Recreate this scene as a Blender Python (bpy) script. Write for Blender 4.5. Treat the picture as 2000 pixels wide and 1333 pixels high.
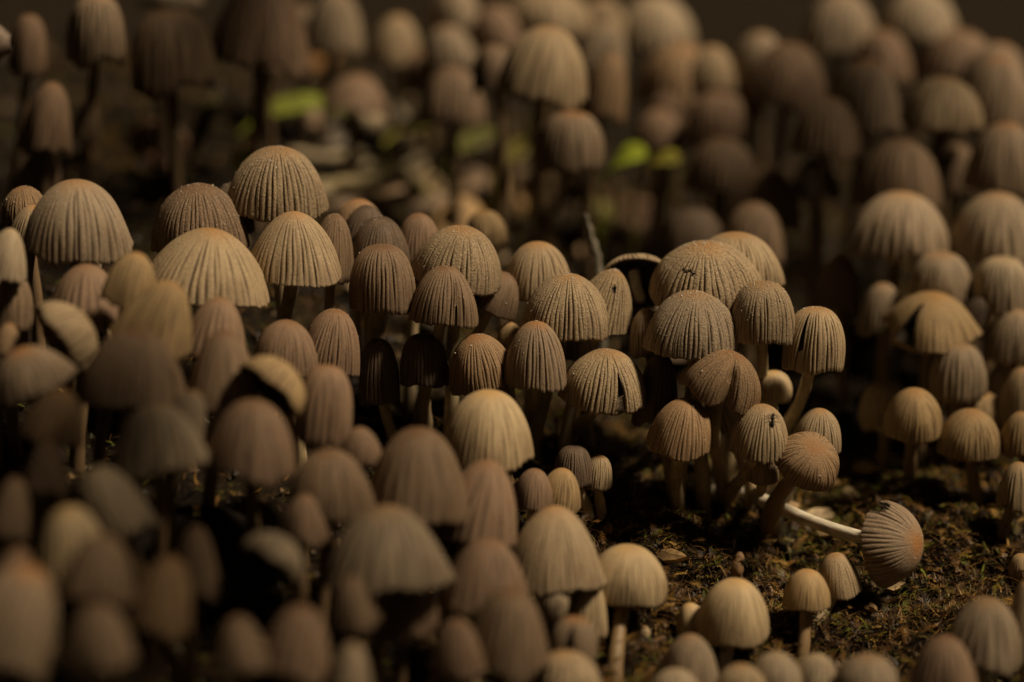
import bpy, math, random
import numpy as np
from mathutils import Vector, Matrix

# ------------------------------------------------------------------ clear
for o in list(bpy.data.objects):
    bpy.data.objects.remove(o, do_unlink=True)
scene = bpy.context.scene
col = scene.collection
rad = math.radians

# ------------------------------------------------------------------ camera (1 unit = 1 cm)
PITCH, DIST, LENS, SENSOR = rad(15), 37.0, 100.0, 36.0
FWD = Vector((0, math.cos(PITCH), -math.sin(PITCH)))
UPV = Vector((0, math.sin(PITCH), math.cos(PITCH)))
RIGHT = Vector((1, 0, 0))
CAM = FWD * -DIST
cd = bpy.data.cameras.new('camera')
cam = bpy.data.objects.new('camera', cd)
col.objects.link(cam)
cam.location = CAM
cam.rotation_euler = (math.pi / 2 - PITCH, 0, 0)
cd.lens, cd.sensor_width, cd.sensor_fit = LENS, SENSOR, 'HORIZONTAL'
cd.clip_start, cd.clip_end = 0.5, 2000
cd.dof.use_dof = True
cd.dof.focus_distance = DIST - 0.35
cd.dof.aperture_fstop = 0.082
scene.camera = cam

# ------------------------------------------------------------------ light
SUN_DIR = Vector((0.54, -0.12, 0.83)).normalized()
world = bpy.data.worlds.new('World')
scene.world = world
world.use_nodes = True
wn, wl = world.node_tree.nodes, world.node_tree.links
bg = wn['Background']
sky = wn.new('ShaderNodeTexSky')
sky.sky_type = 'NISHITA'
sky.sun_disc = False
sky.sun_elevation = math.asin(SUN_DIR.z)
sky.sun_rotation = math.atan2(SUN_DIR.x, SUN_DIR.y)
sky.dust_density = 4.0
hs = wn.new('ShaderNodeMix')
hs.data_type = 'RGBA'
hs.blend_type = 'MULTIPLY'
hs.inputs[0].default_value = 1.0
hs.inputs[7].default_value = (1.0, 0.70, 0.42, 1)      # daylight filtered by a woodland canopy
wl.new(sky.outputs[0], hs.inputs[6])
wl.new(hs.outputs[2], bg.inputs[0])
bg.inputs[1].default_value = 0.006
sd = bpy.data.lights.new('sun', 'SUN')
sd.energy = 4.8
sd.angle = rad(9)
sd.color = (1.0, 0.805, 0.57)
sun = bpy.data.objects.new('sun', sd)
col.objects.link(sun)
sun.rotation_euler = SUN_DIR.to_track_quat('Z', 'Y').to_euler()
sun.location = SUN_DIR * 60
scene.view_settings.view_transform = 'Standard'
scene.view_settings.look = 'None'
scene.view_settings.exposure = -0.25
scene.view_settings.gamma = 1.0
scene.cycles.use_denoising = True
scene.cycles.max_bounces = 6

# ------------------------------------------------------------------ helpers
def unproject(u, v, d):
    """photo pixel (2000 wide) at d cm behind the plane of focus -> world point"""
    k = SENSOR / LENS / 2000.0 * (DIST + d)
    return FWD * d + RIGHT * ((u - 1000) * k) + UPV * ((666.5 - v) * k)

def px(d):
    return SENSOR / LENS / 2000.0 * (DIST + d)

_lat = np.random.default_rng(5).random((256, 256))
def vnoise(x, y, s, ox=0.0):
    x = np.asarray(x, float) * s + 37.3 + ox
    y = np.asarray(y, float) * s + 11.7 + ox * 1.7
    xi, yi = np.floor(x).astype(int), np.floor(y).astype(int)
    fx, fy = x - xi, y - yi
    fx, fy = fx * fx * (3 - 2 * fx), fy * fy * (3 - 2 * fy)
    g = lambda a, b: _lat[a % 256, b % 256]
    return (g(xi, yi) * (1 - fx) + g(xi + 1, yi) * fx) * (1 - fy) + (g(xi, yi + 1) * (1 - fx) + g(xi + 1, yi + 1) * fx) * fy - 0.5

def softplus(t, w):
    return w * np.logaddexp(0, np.asarray(t, float) / w)

def ground_base(x, y):
    x, y = np.asarray(x, float), np.asarray(y, float)
    xc = x - softplus(x - 3.3, 0.6) * 0.85 + softplus(-3.8 - x, 0.8) * 0.7
    z = -1.62 - 0.30 * xc
    z = z - 0.42 * softplus(-y, 0.7)                  # the bank drops towards the front
    z = z + 0.13 * softplus(y - 1.5, 1.2)              # and climbs gently behind
    z = z - 1.1 * softplus(y - 17.5, 1.2)              # then falls away
    z = np.where(y > 60, np.maximum(z, -12), z)
    z = z + 0.35 * vnoise(x, y, 0.45)
    return np.maximum(z, -14.0)

def ground(x, y):
    return ground_base(x, y) + 0.36 * vnoise(x, y, 1.6, 3) + 0.27 * vnoise(x, y, 3.6, 9)

def on_ground(u, v):
    """where the sight line of a photo pixel meets the ground"""
    for d in np.arange(-14, 60, 0.05):
        p = unproject(u, v, d)
        if p.z <= float(ground(p.x, p.y)):
            return p
    return p

def new_mesh(name, verts, faces, mats, attrs=None, mat_idx=None, smooth=True):
    me = bpy.data.meshes.new(name)
    verts = np.asarray(verts, np.float32)
    if isinstance(faces, np.ndarray):
        n, k = faces.shape
        me.vertices.add(len(verts))
        me.vertices.foreach_set('co', verts.ravel())
        me.loops.add(n * k)
        me.loops.foreach_set('vertex_index', faces.astype(np.int32).ravel())
        me.polygons.add(n)
        me.polygons.foreach_set('loop_start', np.arange(0, n * k, k, dtype=np.int32))
        me.polygons.foreach_set('loop_total', np.full(n, k, np.int32))
        me.update(calc_edges=True)
    else:
        me.from_pydata([tuple(map(float, v)) for v in verts], [], faces)
    for m in mats:
        me.materials.append(m)
    if mat_idx is not None:
        me.polygons.foreach_set('material_index', np.asarray(mat_idx, np.int32))
    me.polygons.foreach_set('use_smooth', np.full(len(me.polygons), smooth))
    for k, a in (attrs or {}).items():
        a = np.asarray(a, np.float32)
        if a.ndim == 1:
            at = me.attributes.new(k, 'FLOAT', 'POINT')
            at.data.foreach_set('value', a)
        else:
            at = me.attributes.new(k, 'FLOAT_COLOR', 'POINT')
            at.data.foreach_set('color', np.c_[a, np.ones(len(a))].astype(np.float32).ravel())
    me.validate(clean_customdata=False)
    return me

def link(name, data, parent=None, loc=(0, 0, 0), **props):
    o = bpy.data.objects.new(name, data)
    col.objects.link(o)
    o.location = loc
    if parent is not None:
        o.parent = parent
    for k, v in props.items():
        o[k] = v
    return o

# ------------------------------------------------------------------ materials
def mat(name):
    m = bpy.data.materials.new(name)
    m.use_nodes = True
    nt = m.node_tree
    return m, nt.nodes, nt.links, nt.nodes['Principled BSDF']

def node(n, t, **kw):
    x = n.new(t)
    for k, v in kw.items():
        setattr(x, k, v)
    return x

def mixc(n, l, fac, a, b, blend='MIX'):
    m = node(n, 'ShaderNodeMix', data_type='RGBA', blend_type=blend)
    for sock, val in ((0, fac), (6, a), (7, b)):
        if hasattr(val, 'links'):
            l.new(val, m.inputs[sock])
        elif isinstance(val, (int, float)):
            m.inputs[sock].default_value = val
        else:
            m.inputs[sock].default_value = (*val, 1)
    return m.outputs[2]

def maprange(n, l, val, a, b, c=0.0, d=1.0, smooth=True):
    m = node(n, 'ShaderNodeMapRange', interpolation_type='SMOOTHSTEP' if smooth else 'LINEAR')
    l.new(val, m.inputs[0])
    for i, x in enumerate((a, b, c, d)):
        m.inputs[i + 1].default_value = x
    return m.outputs[0]

def noise(n, l, vec, scale, detail=3, rough=0.5):
    x = node(n, 'ShaderNodeTexNoise')
    x.inputs['Scale'].default_value = scale
    x.inputs['Detail'].default_value = detail
    x.inputs['Roughness'].default_value = rough
    l.new(vec, x.inputs['Vector'])
    return x.outputs['Fac']

def attr(n, name, kind='GEOMETRY'):
    return node(n, 'ShaderNodeAttribute', attribute_name=name, attribute_type=kind)

def offset_coords(n, l):
    tc = node(n, 'ShaderNodeTexCoord')
    oi = node(n, 'ShaderNodeObjectInfo')
    mul = node(n, 'ShaderNodeMath', operation='MULTIPLY')
    l.new(oi.outputs['Random'], mul.inputs[0])
    mul.inputs[1].default_value = 53.0
    va = node(n, 'ShaderNodeVectorMath', operation='ADD')
    l.new(tc.outputs['Object'], va.inputs[0])
    l.new(mul.outputs[0], va.inputs[1])
    return va.outputs[0], oi

def cap_material():
    m, n, l, b = mat('cap_skin')
    vec, oi = offset_coords(n, l)
    s, g = attr(n, 's').outputs['Fac'], attr(n, 'g').outputs['Fac']
    apex = attr(n, 'apex', 'OBJECT').outputs['Color']
    n1 = noise(n, l, vec, 2.2, 3)
    n2 = noise(n, l, vec, 24, 5, 0.7)
    # distance from apex, roughened
    add = node(n, 'ShaderNodeMath', operation='MULTIPLY_ADD')
    l.new(n1, add.inputs[0]); add.inputs[1].default_value = 0.30; l.new(s, add.inputs[2])
    f = maprange(n, l, add.outputs[0], 0.15, 0.55)
    c = mixc(n, l, f, apex, oi.outputs['Color'])
    grey = mixc(n, l, 1.0, oi.outputs['Color'], (0.60, 0.58, 0.57), 'MULTIPLY')
    c = mixc(n, l, maprange(n, l, add.outputs[0], 0.75, 1.2, 0, 0.75), c, grey)
    # blotches, granular speckle, dark spore-stained pleat lines
    c = mixc(n, l, maprange(n, l, n1, 0.4, 0.75, 0.0, 0.30), c, (0.24, 0.155, 0.085), 'MIX')
    gr_ = attr(n, 'grain', 'OBJECT').outputs['Fac']
    def scaled(sock):
        mm = node(n, 'ShaderNodeMath', operation='MULTIPLY')
        l.new(sock, mm.inputs[0]); l.new(gr_, mm.inputs[1])
        return mm.outputs[0]
    c = mixc(n, l, scaled(maprange(n, l, n2, 0.38, 0.60, 0.60, 0)), c, (0.085, 0.056, 0.033), 'MIX')
    c = mixc(n, l, maprange(n, l, n2, 0.56, 0.72, 0, 0.34), c, (0.64, 0.56, 0.42), 'MIX')
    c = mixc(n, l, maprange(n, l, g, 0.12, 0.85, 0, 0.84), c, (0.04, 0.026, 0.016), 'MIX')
    l.new(c, b.inputs['Base Color'])
    b.inputs['Roughness'].default_value = 0.66
    b.inputs['Specular IOR Level'].default_value = 0.32
    b.inputs['Subsurface Weight'].default_value = 0.0
    # fine grain; wrinkles run round the cap
    mp = node(n, 'ShaderNodeMapping')
    mp.inputs['Scale'].default_value = (1, 1, 2.2)
    l.new(vec, mp.inputs[0])
    n3 = noise(n, l, mp.outputs[0], 17, 3, 0.6)
    bm1 = node(n, 'ShaderNodeBump')
    l.new(scaled(maprange(n, l, s, 0, 1, 0.85, 0.6)), bm1.inputs['Strength'])
    bm1.inputs['Distance'].default_value = 0.05
    l.new(n3, bm1.inputs['Height'])
    bm2 = node(n, 'ShaderNodeBump')
    l.new(scaled(maprange(n, l, s, 0, 1, 0.9, 0.7)), bm2.inputs['Strength'])
    bm2.inputs['Distance'].default_value = 0.03
    l.new(n2, bm2.inputs['Height'])
    l.new(bm1.outputs[0], bm2.inputs['Normal'])
    l.new(bm2.outputs[0], b.inputs['Normal'])
    return m

def gill_material():
    m, n, l, b = mat('gill_flesh')
    vec, oi = offset_coords(n, l)
    inner = attr(n, 'inner', 'OBJECT').outputs['Color']
    n1 = noise(n, l, vec, 9, 3)
    c = mixc(n, l, maprange(n, l, n1, 0.3, 0.7, 0.25, 0.0), inner, (0.012, 0.009, 0.007))
    l.new(c, b.inputs['Base Color'])
    b.inputs['Roughness'].default_value = 0.75
    return m

def stem_material():
    m, n, l, b = mat('stem_flesh')
    vec, oi = offset_coords(n, l)
    s = attr(n, 's').outputs['Fac']
    rnd = node(n, 'ShaderNodeVectorMath', operation='ADD')
    l.new(attr(n, 'run').outputs['Color'], rnd.inputs[0])
    l.new(oi.outputs['Random'], rnd.inputs[1])
    n1 = noise(n, l, rnd.outputs[0], 24, 3)
    n2 = noise(n, l, vec, 3.5, 3)
    c = mixc(n, l, maprange(n, l, n1, 0.35, 0.7, 0.0, 0.45), oi.outputs['Color'], (0.20, 0.14, 0.07))
    c = mixc(n, l, maprange(n, l, n2, 0.5, 0.72, 0.0, 0.4), c, (0.14, 0.085, 0.04))
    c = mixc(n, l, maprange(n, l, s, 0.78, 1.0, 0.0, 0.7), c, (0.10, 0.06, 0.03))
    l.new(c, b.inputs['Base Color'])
    b.inputs['Roughness'].default_value = 0.5
    b.inputs['Specular IOR Level'].default_value = 0.35
    b.inputs['Subsurface Weight'].default_value = 0.25
    b.inputs['Subsurface Scale'].default_value = 0.08
    b.inputs['Subsurface Radius'].default_value = (1.0, 0.6, 0.3)
    bm = node(n, 'ShaderNodeBump')
    bm.inputs['Strength'].default_value = 0.35
    bm.inputs['Distance'].default_value = 0.02
    l.new(n1, bm.inputs['Height'])
    l.new(bm.outputs[0], b.inputs['Normal'])
    return m

def soil_material():
    m, n, l, b = mat('soil')
    tc = node(n, 'ShaderNodeTexCoord').outputs['Object']
    a, c2, c3 = noise(n, l, tc, 0.9, 5, 0.65), noise(n, l, tc, 5, 5, 0.7), noise(n, l, tc, 26, 4, 0.7)
    c = mixc(n, l, maprange(n, l, a, 0.4, 0.62), (0.007, 0.0042, 0.002), (0.020, 0.0115, 0.0045))
    c = mixc(n, l, maprange(n, l, c2, 0.52, 0.68, 0, 0.8), c, (0.058, 0.050, 0.012))
    c = mixc(n, l, maprange(n, l, c3, 0.58, 0.74, 0, 0.7), c, (0.16, 0.095, 0.035))
    l.new(c, b.inputs['Base Color'])
    b.inputs['Roughness'].default_value = 0.75
    b.inputs['Specular IOR Level'].default_value = 0.15
    bm = node(n, 'ShaderNodeBump')
    bm.inputs['Strength'].default_value = 0.9
    bm.inputs['Distance'].default_value = 0.08
    l.new(c3, bm.inputs['Height'])
    l.new(bm.outputs[0], b.inputs['Normal'])
    return m

def tint_material(name, rough=0.5, spec=0.4, trans=0.0, nscale=12.0):
    """colour from the 'tint' attribute with grain of its own"""
    m, n, l, b = mat(name)
    tc = node(n, 'ShaderNodeTexCoord').outputs['Object']
    t = attr(n, 'tint').outputs['Color']
    nz = noise(n, l, tc, nscale, 4, 0.6)
    c = mixc(n, l, maprange(n, l, nz, 0.35, 0.68, 0.55, 0.0), t, (0.03, 0.02, 0.01))
    l.new(c, b.inputs['Base Color'])
    b.inputs['Roughness'].default_value = rough
    b.inputs['Specular IOR Level'].default_value = spec
    bm = node(n, 'ShaderNodeBump')
    bm.inputs['Strength'].default_value = 0.4
    bm.inputs['Distance'].default_value = 0.03
    l.new(nz, bm.inputs['Height'])
    l.new(bm.outputs[0], b.inputs['Normal'])
    return m

CAP, GILL, STEM, SOIL = cap_material(), gill_material(), stem_material(), soil_material()
MOSS = tint_material('moss_frond', 0.5, 0.28, nscale=6)
CRUMB = tint_material('crumb', 0.55, 0.3)
LITTER = tint_material('litter', 0.65, 0.3, nscale=7)
GRAIN = tint_material('granule', 0.5, 0.5, nscale=3)

# ------------------------------------------------------------------ ground
def graded(lo, hi, step, far, n):
    mid = np.arange(lo, hi, step)
    out = np.geomspace(step * 2, far, n)
    return np.r_[(lo - out)[::-1], mid, hi + out]

gx = graded(-8.5, 8.5, 0.055, 250, 26)
gy = np.r_[graded(-7, 4, 0.055, 200, 26)[:-26], np.arange(4, 22, 0.11), 22 + np.geomspace(0.2, 400, 30)]
X, Y = np.meshgrid(gx, gy)
Z = ground(X, Y) + 0.09 * vnoise(X, Y, 8, 21) + 0.05 * vnoise(X, Y, 19, 33)
nx, ny = len(gx), len(gy)
idx = np.arange(nx * ny).reshape(ny, nx)
quads = np.stack([idx[:-1, :-1], idx[:-1, 1:], idx[1:, 1:], idx[1:, :-1]], -1).reshape(-1, 4)
link('ground', new_mesh('ground', np.stack([X, Y, Z], -1).reshape(-1, 3), quads, [SOIL]),
     kind='structure', label='dark mossy rotting ground bank the mushrooms grow from')

# ------------------------------------------------------------------ mushrooms
SHAPES = {  # radius exponent, height exponent, flare, incurve
    'hemi': (0.98, 0.98, 0.02, 0.00), 'bell': (0.92, 0.99, 0.05, 0.0), 'box': (0.72, 0.80, 0.00, 0.02),
    'cone': (1.06, 1.25, 0.09, 0.00), 'egg': (0.84, 0.74, 0.0, 0.14), 'skirt': (0.97, 1.12, 0.10, 0.0), 'drum': (0.88, 1.10, 0.12, 0.0), 'tall': (0.88, 1.02, 0.07, 0.0),
}

def cap_mesh(seed, shape, hi=True, grooves=40, depth=0.05, splits=(), holes=(), ragged=0.02, lob=0.05):
    rng = np.random.default_rng(seed)
    p, q, flare, inc = SHAPES[shape]
    rings, inner = ((44, 6) if holes else (30, 6)) if hi else (17, 4)
    frac = np.array([0, .13, .32, .5, .68, .87]) if hi else np.array([0, .25, .5, .75])
    a = np.arange(grooves) + rng.uniform(-0.25, 0.25, grooves)
    a = a / grooves * 2 * np.pi
    nxt = np.r_[a[1:], a[0] + 2 * np.pi]
    theta = (a[:, None] + (nxt - a)[:, None] * frac).ravel()
    F = np.tile(frac, grooves)
    G = np.repeat(np.arange(grooves), len(frac))
    nt = len(theta)
    gdep = rng.uniform(0.35, 1.25, grooves)
    gst = rng.uniform(0.05, 0.26, grooves)
    weak = rng.random(grooves) < 0.10
    gst[weak] = rng.uniform(0.4, 0.75, weak.sum())
    minor = np.where(rng.random(grooves) < 0.35, rng.uniform(0.2, 0.55, grooves), 0)
    # each column's own groove strength: full at the groove, shoulders, crown of the pleat
    near = np.where(F <= 0.5, G, (G + 1) % grooves)
    prof = np.where(F == 0, 1.0, np.where((F <= .14) | (F >= .86), 0.34, np.where(F == .5, -0.22, -0.12)))
    t = np.linspace(0, 1, rings) ** 0.92
    t[0] = 0.002
    T = t[:, None]
    r = np.sin(T * np.pi / 2) ** p * (1 + flare * T ** 4) * (1 - inc * np.clip((T - .72) / .28, 0, 1) ** 2)
    z = np.cos(T * np.pi / 2).clip(0) ** q
    TH = np.tile(theta, (rings, 1))
    # grooves wander a little on the way down
    ph = rng.uniform(0, 6.28, 3)
    TH = TH + 0.02 * np.sin(T * 5 + TH * 3 + ph[0]) * T + 0.008 * np.sin(T * 13 + TH * 9 + ph[1]) * T
    on = np.clip((T - gst[near]) / 0.25, 0, 1)
    on = on * on * (3 - 2 * on)
    wob = 1 + 0.35 * np.sin(T * 11 + near * 2.3 + ph[2])
    g = prof * gdep[near] * on * wob
    mid = np.where(F == .5, minor[G], 0) * np.clip((T - .45) / .3, 0, 1)
    disp = -(g + mid) * depth * (0.30 + 0.70 * T) * (1 - 0.45 * np.clip((T - .8) / .2, 0, 1))
    lump = 0.022 * np.sin(TH * 3 + ph[1] + T * 4) + 0.016 * np.sin(TH * 5 + ph[2] - T * 6)
    R_ = r * (1 + disp + lump * T) + 0 * TH
    R_ = R_ + lob * T ** 3 * (0.5 * np.sin(2 * TH + ph[0]) + 0.5 * np.sin(3 * TH + ph[2]))
    Z_ = z + 0 * TH - 0.5 * np.maximum(disp * -1, 0) * (1 - T) + lob * T ** 4 * (np.sin(2 * TH + ph[1]) * .5 + np.sin(5 * TH + ph[0]) * .35)
    rag = rng.uniform(-1, 1, grooves)
    Z_ = Z_ + ragged * T ** 10 * (rag[G] * .8 + 0.5 * rng.uniform(-1, 1, nt) + 0.4 * (F == 0))
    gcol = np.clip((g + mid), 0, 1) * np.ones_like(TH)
    # inner shell
    ti = np.linspace(1, 0.05, inner)
    sel = [int(round(np.interp(v, t, np.arange(rings)))) for v in ti]
    Ri, Zi, THi = R_[sel] * 0.93 - 0.005, Z_[sel] * 0.94 - 0.004, TH[sel]
    Ri, Zi = np.maximum(Ri, 0.004), Zi
    Zi[0], Ri[0] = Z_[-1] + 0.004, R_[-1] * 0.955
    RR, ZZ, TT = np.r_[R_, Ri], np.r_[Z_, Zi], np.r_[TH, THi]
    S = np.r_[np.tile(T, (1, nt)), np.tile(ti[:, None], (1, nt))]
    GC = np.r_[gcol, 0 * Ri]
    kill = np.zeros((rings + inner - 1, nt), bool)
    for phi, wid, s0, fold in splits:
        dl = (TT - phi + np.pi) % (2 * np.pi) - np.pi
        ramp = np.clip((S - s0) / (1 - s0), 0, 1)
        RR = RR * (1 - fold * np.exp(-(dl / 0.22) ** 2) * np.clip((S - s0 * .5) / .5, 0, 1))
        if wid > 0:
            TT = TT + np.sign(dl) * wid * ramp ** 0.8 * np.exp(-np.abs(dl) / 0.45)
            sg = np.sign((theta - phi + np.pi) % (2 * np.pi) - np.pi)
            j = np.nonzero((sg < 0) & (np.roll(sg, -1) > 0) & (np.abs((theta - phi + np.pi) % (2 * np.pi) - np.pi) < 1))[0]
            ss = 0.5 * (S[:-1, 0] + S[1:, 0])
            for jj in j:
                kill[ss > s0, jj] = True
    for phi, s, w, h in holes:
        dl = (TT - phi + np.pi) % (2 * np.pi) - np.pi
        jag = 0.35 * np.sin(dl * 60 + seed)
        ins = ((dl / w) ** 2 + ((S - s) / h) ** 2) < 1 + jag
        kill |= ins[:-1] & ins[1:]
    xyz = np.stack([RR * np.cos(TT), RR * np.sin(TT), ZZ], -1).reshape(-1, 3)
    n_r = rings + inner
    id_ = np.arange(n_r * nt).reshape(n_r, nt)
    rt = np.roll(id_, -1, 1)
    quads = np.stack([id_[:-1], id_[1:], rt[1:], rt[:-1]], -1)
    midx = np.zeros((n_r - 1, nt), int)
    midx[rings:] = 1
    keep = ~kill
    faces = quads[keep]
    me = new_mesh('cap', xyz, faces, [CAP, GILL], {'s': S.ravel(), 'g': GC.ravel()}, midx[keep])
    return me

GILLS = {}
def gill_mesh(shape):
    """radial plates hanging under the cap, unit size"""
    if shape in GILLS:
        return GILLS[shape]
    p, q, flare, inc = SHAPES[shape]
    vs, fs = [], []
    n = 44
    tt = np.linspace(0.16, 0.985, 7)
    for k in range(n):
        a = 2 * math.pi * k / n
        b0 = len(vs)
        for t in tt:
            r = math.sin(t * math.pi / 2) ** p * (1 - inc * max(0, (t - .72) / .28) ** 2) * 0.93
            z = math.cos(t * math.pi / 2) ** q * 0.94
            drop = 0.16 * math.sin(math.pi * min(1, t * .9 + .1)) + 0.02
            for rr, zz in ((r, z), (r * (1 - 0.16) - 0.03, max(z - drop, 0.0 + 0.01))):
                vs.append((max(rr, .1) * math.cos(a), max(rr, .1) * math.sin(a), zz))
        for i in range(len(tt) - 1):
            j = b0 + 2 * i
            fs.append((j, j + 1, j + 3, j + 2))
    GILLS[shape] = new_mesh('gills', vs, fs, [GILL])
    return GILLS[shape]

def tube(pts, radii, sides=10):
    pts = [Vector(p) for p in pts]
    vs, ss = [], []
    ref = Vector((0.31, -0.9, 0.3)).normalized()
    for i, p in enumerate(pts):
        tg = (pts[min(i + 1, len(pts) - 1)] - pts[max(i - 1, 0)]).normalized()
        a = tg.cross(ref).normalized()
        b = tg.cross(a)
        for k in range(sides):
            an = 2 * math.pi * k / sides
            vs.append(p + (a * math.cos(an) + b * math.sin(an)) * radii[i])
            ss.append(i / (len(pts) - 1))
    n = len(pts)
    id_ = np.arange(n * sides).reshape(n, sides)
    rt = np.roll(id_, -1, 1)
    f = np.stack([id_[:-1], rt[:-1], rt[1:], id_[1:]], -1).reshape(-1, 4)
    return np.array([tuple(v) for v in vs]), f, np.array(ss)

TONES = {  # body, apex
    'buff': ((.43, .345, .225), (.42, .25, .105)), 'grey': ((.37, .305, .22), (.36, .225, .11)),
    'brown': ((.24, .172, .112), (.17, .092, .042)), 'dark': ((.135, .10, .07), (.055, .035, .022)),
    'mauve': ((.29, .20, .135), (.24, .13, .06)), 'cream': ((.53, .43, .27), (.50, .34, .15)),
    'ochre': ((.41, .305, .16), (.40, .235, .085)), 'rust': ((.33, .225, .125), (.30, .155, .06)),
    'pale': ((.45, .38, .275), (.46, .36, .22)), 'black': ((.05, .036, .026), (.03, .02, .014)),
    'rustgrey': ((.32, .25, .175), (.36, .175, .06)), 'sand': ((.43, .345, .22), (.38, .225, .09)),
}
LOW = {}
def low_mesh(shape, v, grooves):
    k = (shape, v, grooves)
    if k not in LOW:
        LOW[k] = cap_mesh(900 + v * 13 + len(shape), shape, hi=False, grooves=grooves, depth=0.105, ragged=.05, lob=.10)
    return LOW[k]

COUNT = [0]
SEGS = []
def mushroom(label, u, v, w, h, d, roll=0, lean=0, shape='bell', tone='buff', group='', name='mushroom', **o):
    """u,v,w,h: the cap as the photo shows it (pixels of the 2000-wide picture); d: cm behind the plane of focus"""
    i = COUNT[0]
    d = d * 0.9 if d < -1.9 else d * 0.7 if 0 < d < 2.1 else d
    COUNT[0] += 1
    rng = random.Random(1000 + i * 7)
    if d < -1.4 and not o.get('hi'):
        shape = {'bell': 'skirt', 'tall': 'drum'}.get(shape, shape)
    k = px(d)
    if lean == 0 and group in (GL, GB):
        lean = -7 if group == GL else -4          # those rows lean back a little
    e = PITCH + rad(lean)
    R = w * 0.5 * k
    kk = o.get('k')
    H = R * kk if kk else max((h * k - R * abs(math.sin(e))) / max(math.cos(e), .3), R * 0.5)
    ro = rad(roll)
    ax_img = Vector((math.sin(ro), math.cos(ro)))
    ctr = unproject(u, v, d)
    to_img = lambda a: RIGHT * a.x + UPV * a.y
    off = (-h * k / 2 + R * abs(math.sin(e)) if not kk else -H * math.cos(e) / 2)
    rim = ctr + to_img(ax_img) * off
    axis = (to_img(ax_img) * math.cos(e) - FWD * math.sin(e)).normalized()
    hi = o.get('hi', -1.9 < d < 1.9)
    splits, holes = o.get('splits', ()), o.get('holes', ())
    # local frame: -Y' faces the camera so that split angles (degrees, 270 = towards the camera) can be given
    zc = axis
    toc = (CAM - rim).normalized()
    yl = -(toc - zc * toc.dot(zc)).normalized()
    xl = yl.cross(zc)
    grooves = int(o.get('grooves', 40 if w > 140 else (36 if w > 100 else 30)) * 1.2)
    smooth = o.get('smooth', False)
    if hi:
        me = cap_mesh(100 + i, shape, True, grooves, o.get('depth', 0.016 if smooth else 0.052),
                      [(rad(a), b, c, f) for a, b, c, f in splits], [(rad(a), b, c, f) for a, b, c, f in holes],
                      o.get('ragged', 0.02), o.get('lob', 0.05))
        spin = 0
    elif splits or holes:
        me = cap_mesh(100 + i, shape, False, grooves, o.get('depth', 0.05),
                      [(rad(a), b, c, f) for a, b, c, f in splits], [(rad(a), b, c, f) for a, b, c, f in holes], 0.03, o.get('lob', 0.08))
        spin = 0
    else:
        me = low_mesh(shape, i % 5, 23 if d < 0 else 27)
        spin = rng.uniform(0, 6.28)
    rot = Matrix((xl, yl, zc)).transposed() @ Matrix.Rotation(spin, 3, 'Z')
    # stem
    top = rim + axis * H * 0.80
    if 'base' in o:
        base = on_ground(*o['base'])
    elif 'base3' in o:
        base = rim + Vector(o['base3'])
        base.z = float(ground(base.x, base.y))
    else:
        bx = rim.x - axis.x * 1.2 + rng.uniform(-.25, .25)
        by = rim.y - axis.y * 0.3 + rng.uniform(-.1, .3)
        base = Vector((bx, by, float(ground(bx, by))))
    root = link(name, None, loc=base, label=label, category='mushroom', group=group)
    body, apex = TONES[tone]
    jit = lambda c, a: tuple(max(0.01, x * (1 + a) * f_) for x, f_ in zip(c, (1.0, 0.93, 0.83)))
    j = rng.uniform(-.10, .10) - (0.14 if group == GB else 0)  # rear bank caps darkened further, light falloff put into their colour
    cap = link('cap', me, root)
    cap.matrix_local = Matrix.Translation(rim - base) @ rot.to_4x4() @ Matrix.Diagonal((R * o.get('squash', 1), R, H, 1))
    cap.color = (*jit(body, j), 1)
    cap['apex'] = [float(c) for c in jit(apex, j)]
    cap['grain'] = float(o.get('grain', 0.22 if smooth or tone == 'cream' else (0.7 if o.get('gran', 0) >= 40 else 0.42)))
    cap['inner'] = [float(c) for c in o.get('inner', (0.045, 0.032, 0.022))]
    if o.get('gills'):
        gl = link('gills', gill_mesh(shape), root)
        gl.matrix_local = cap.matrix_local.copy()
        gl['inner'] = cap['inner']
    L = (rim - base).length
    SEGS.append((label, round(L, 2), round(R, 2), round(H, 2)))
    if o.get('stem', True):
        sr = o.get('sr', min(0.115, 0.07 + 0.05 * R))
        n = 12
        p0, p3 = top, base - Vector((0, 0, 0.15))
        bend = o.get('bend', (rng.uniform(-.12, .12), rng.uniform(-.1, .1)))
        p1 = rim - axis * min(0.35 * L, 1.0)
        p2 = base + Vector((bend[0], bend[1], 0.35 * max(0.4, min(L, 2.5)))) if not o.get('lying') else base + Vector((0.5, 0, 0.12))
        pts = []
        for q in range(n):
            t = q / (n - 1)
            pts.append(p0 * (1 - t) ** 3 + p1 * 3 * t * (1 - t) ** 2 + p2 * 3 * t * t * (1 - t) + p3 * t ** 3 - base)
        rr = [sr * (0.82 + 0.28 * (q / (n - 1)) ** 1.5 + 0.05 * math.sin(q * 1.7 + i) + (0.25 if q == n - 1 else 0)) for q in range(n)]
        vs, fs, ss = tube(pts, rr)
        st = link('stem', new_mesh('stem', vs, fs, [STEM], {'s': ss, 'run': np.stack([np.tile(sr * np.cos(np.arange(10) * .628), n), np.tile(sr * np.sin(np.arange(10) * .628), n), ss * L * .15], -1)}), root)
        sc = o.get('stemtone', 'cream' if group in (GF, GR) else ('dim' if group == GB else 'brown'))  # stems outside the sharp and moss groups darkened, shade put into their colour
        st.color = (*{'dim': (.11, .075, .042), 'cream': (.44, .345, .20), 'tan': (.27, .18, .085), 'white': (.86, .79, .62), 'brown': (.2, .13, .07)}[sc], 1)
    ng = int(o.get('gran', 0) * 1.7)
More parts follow.
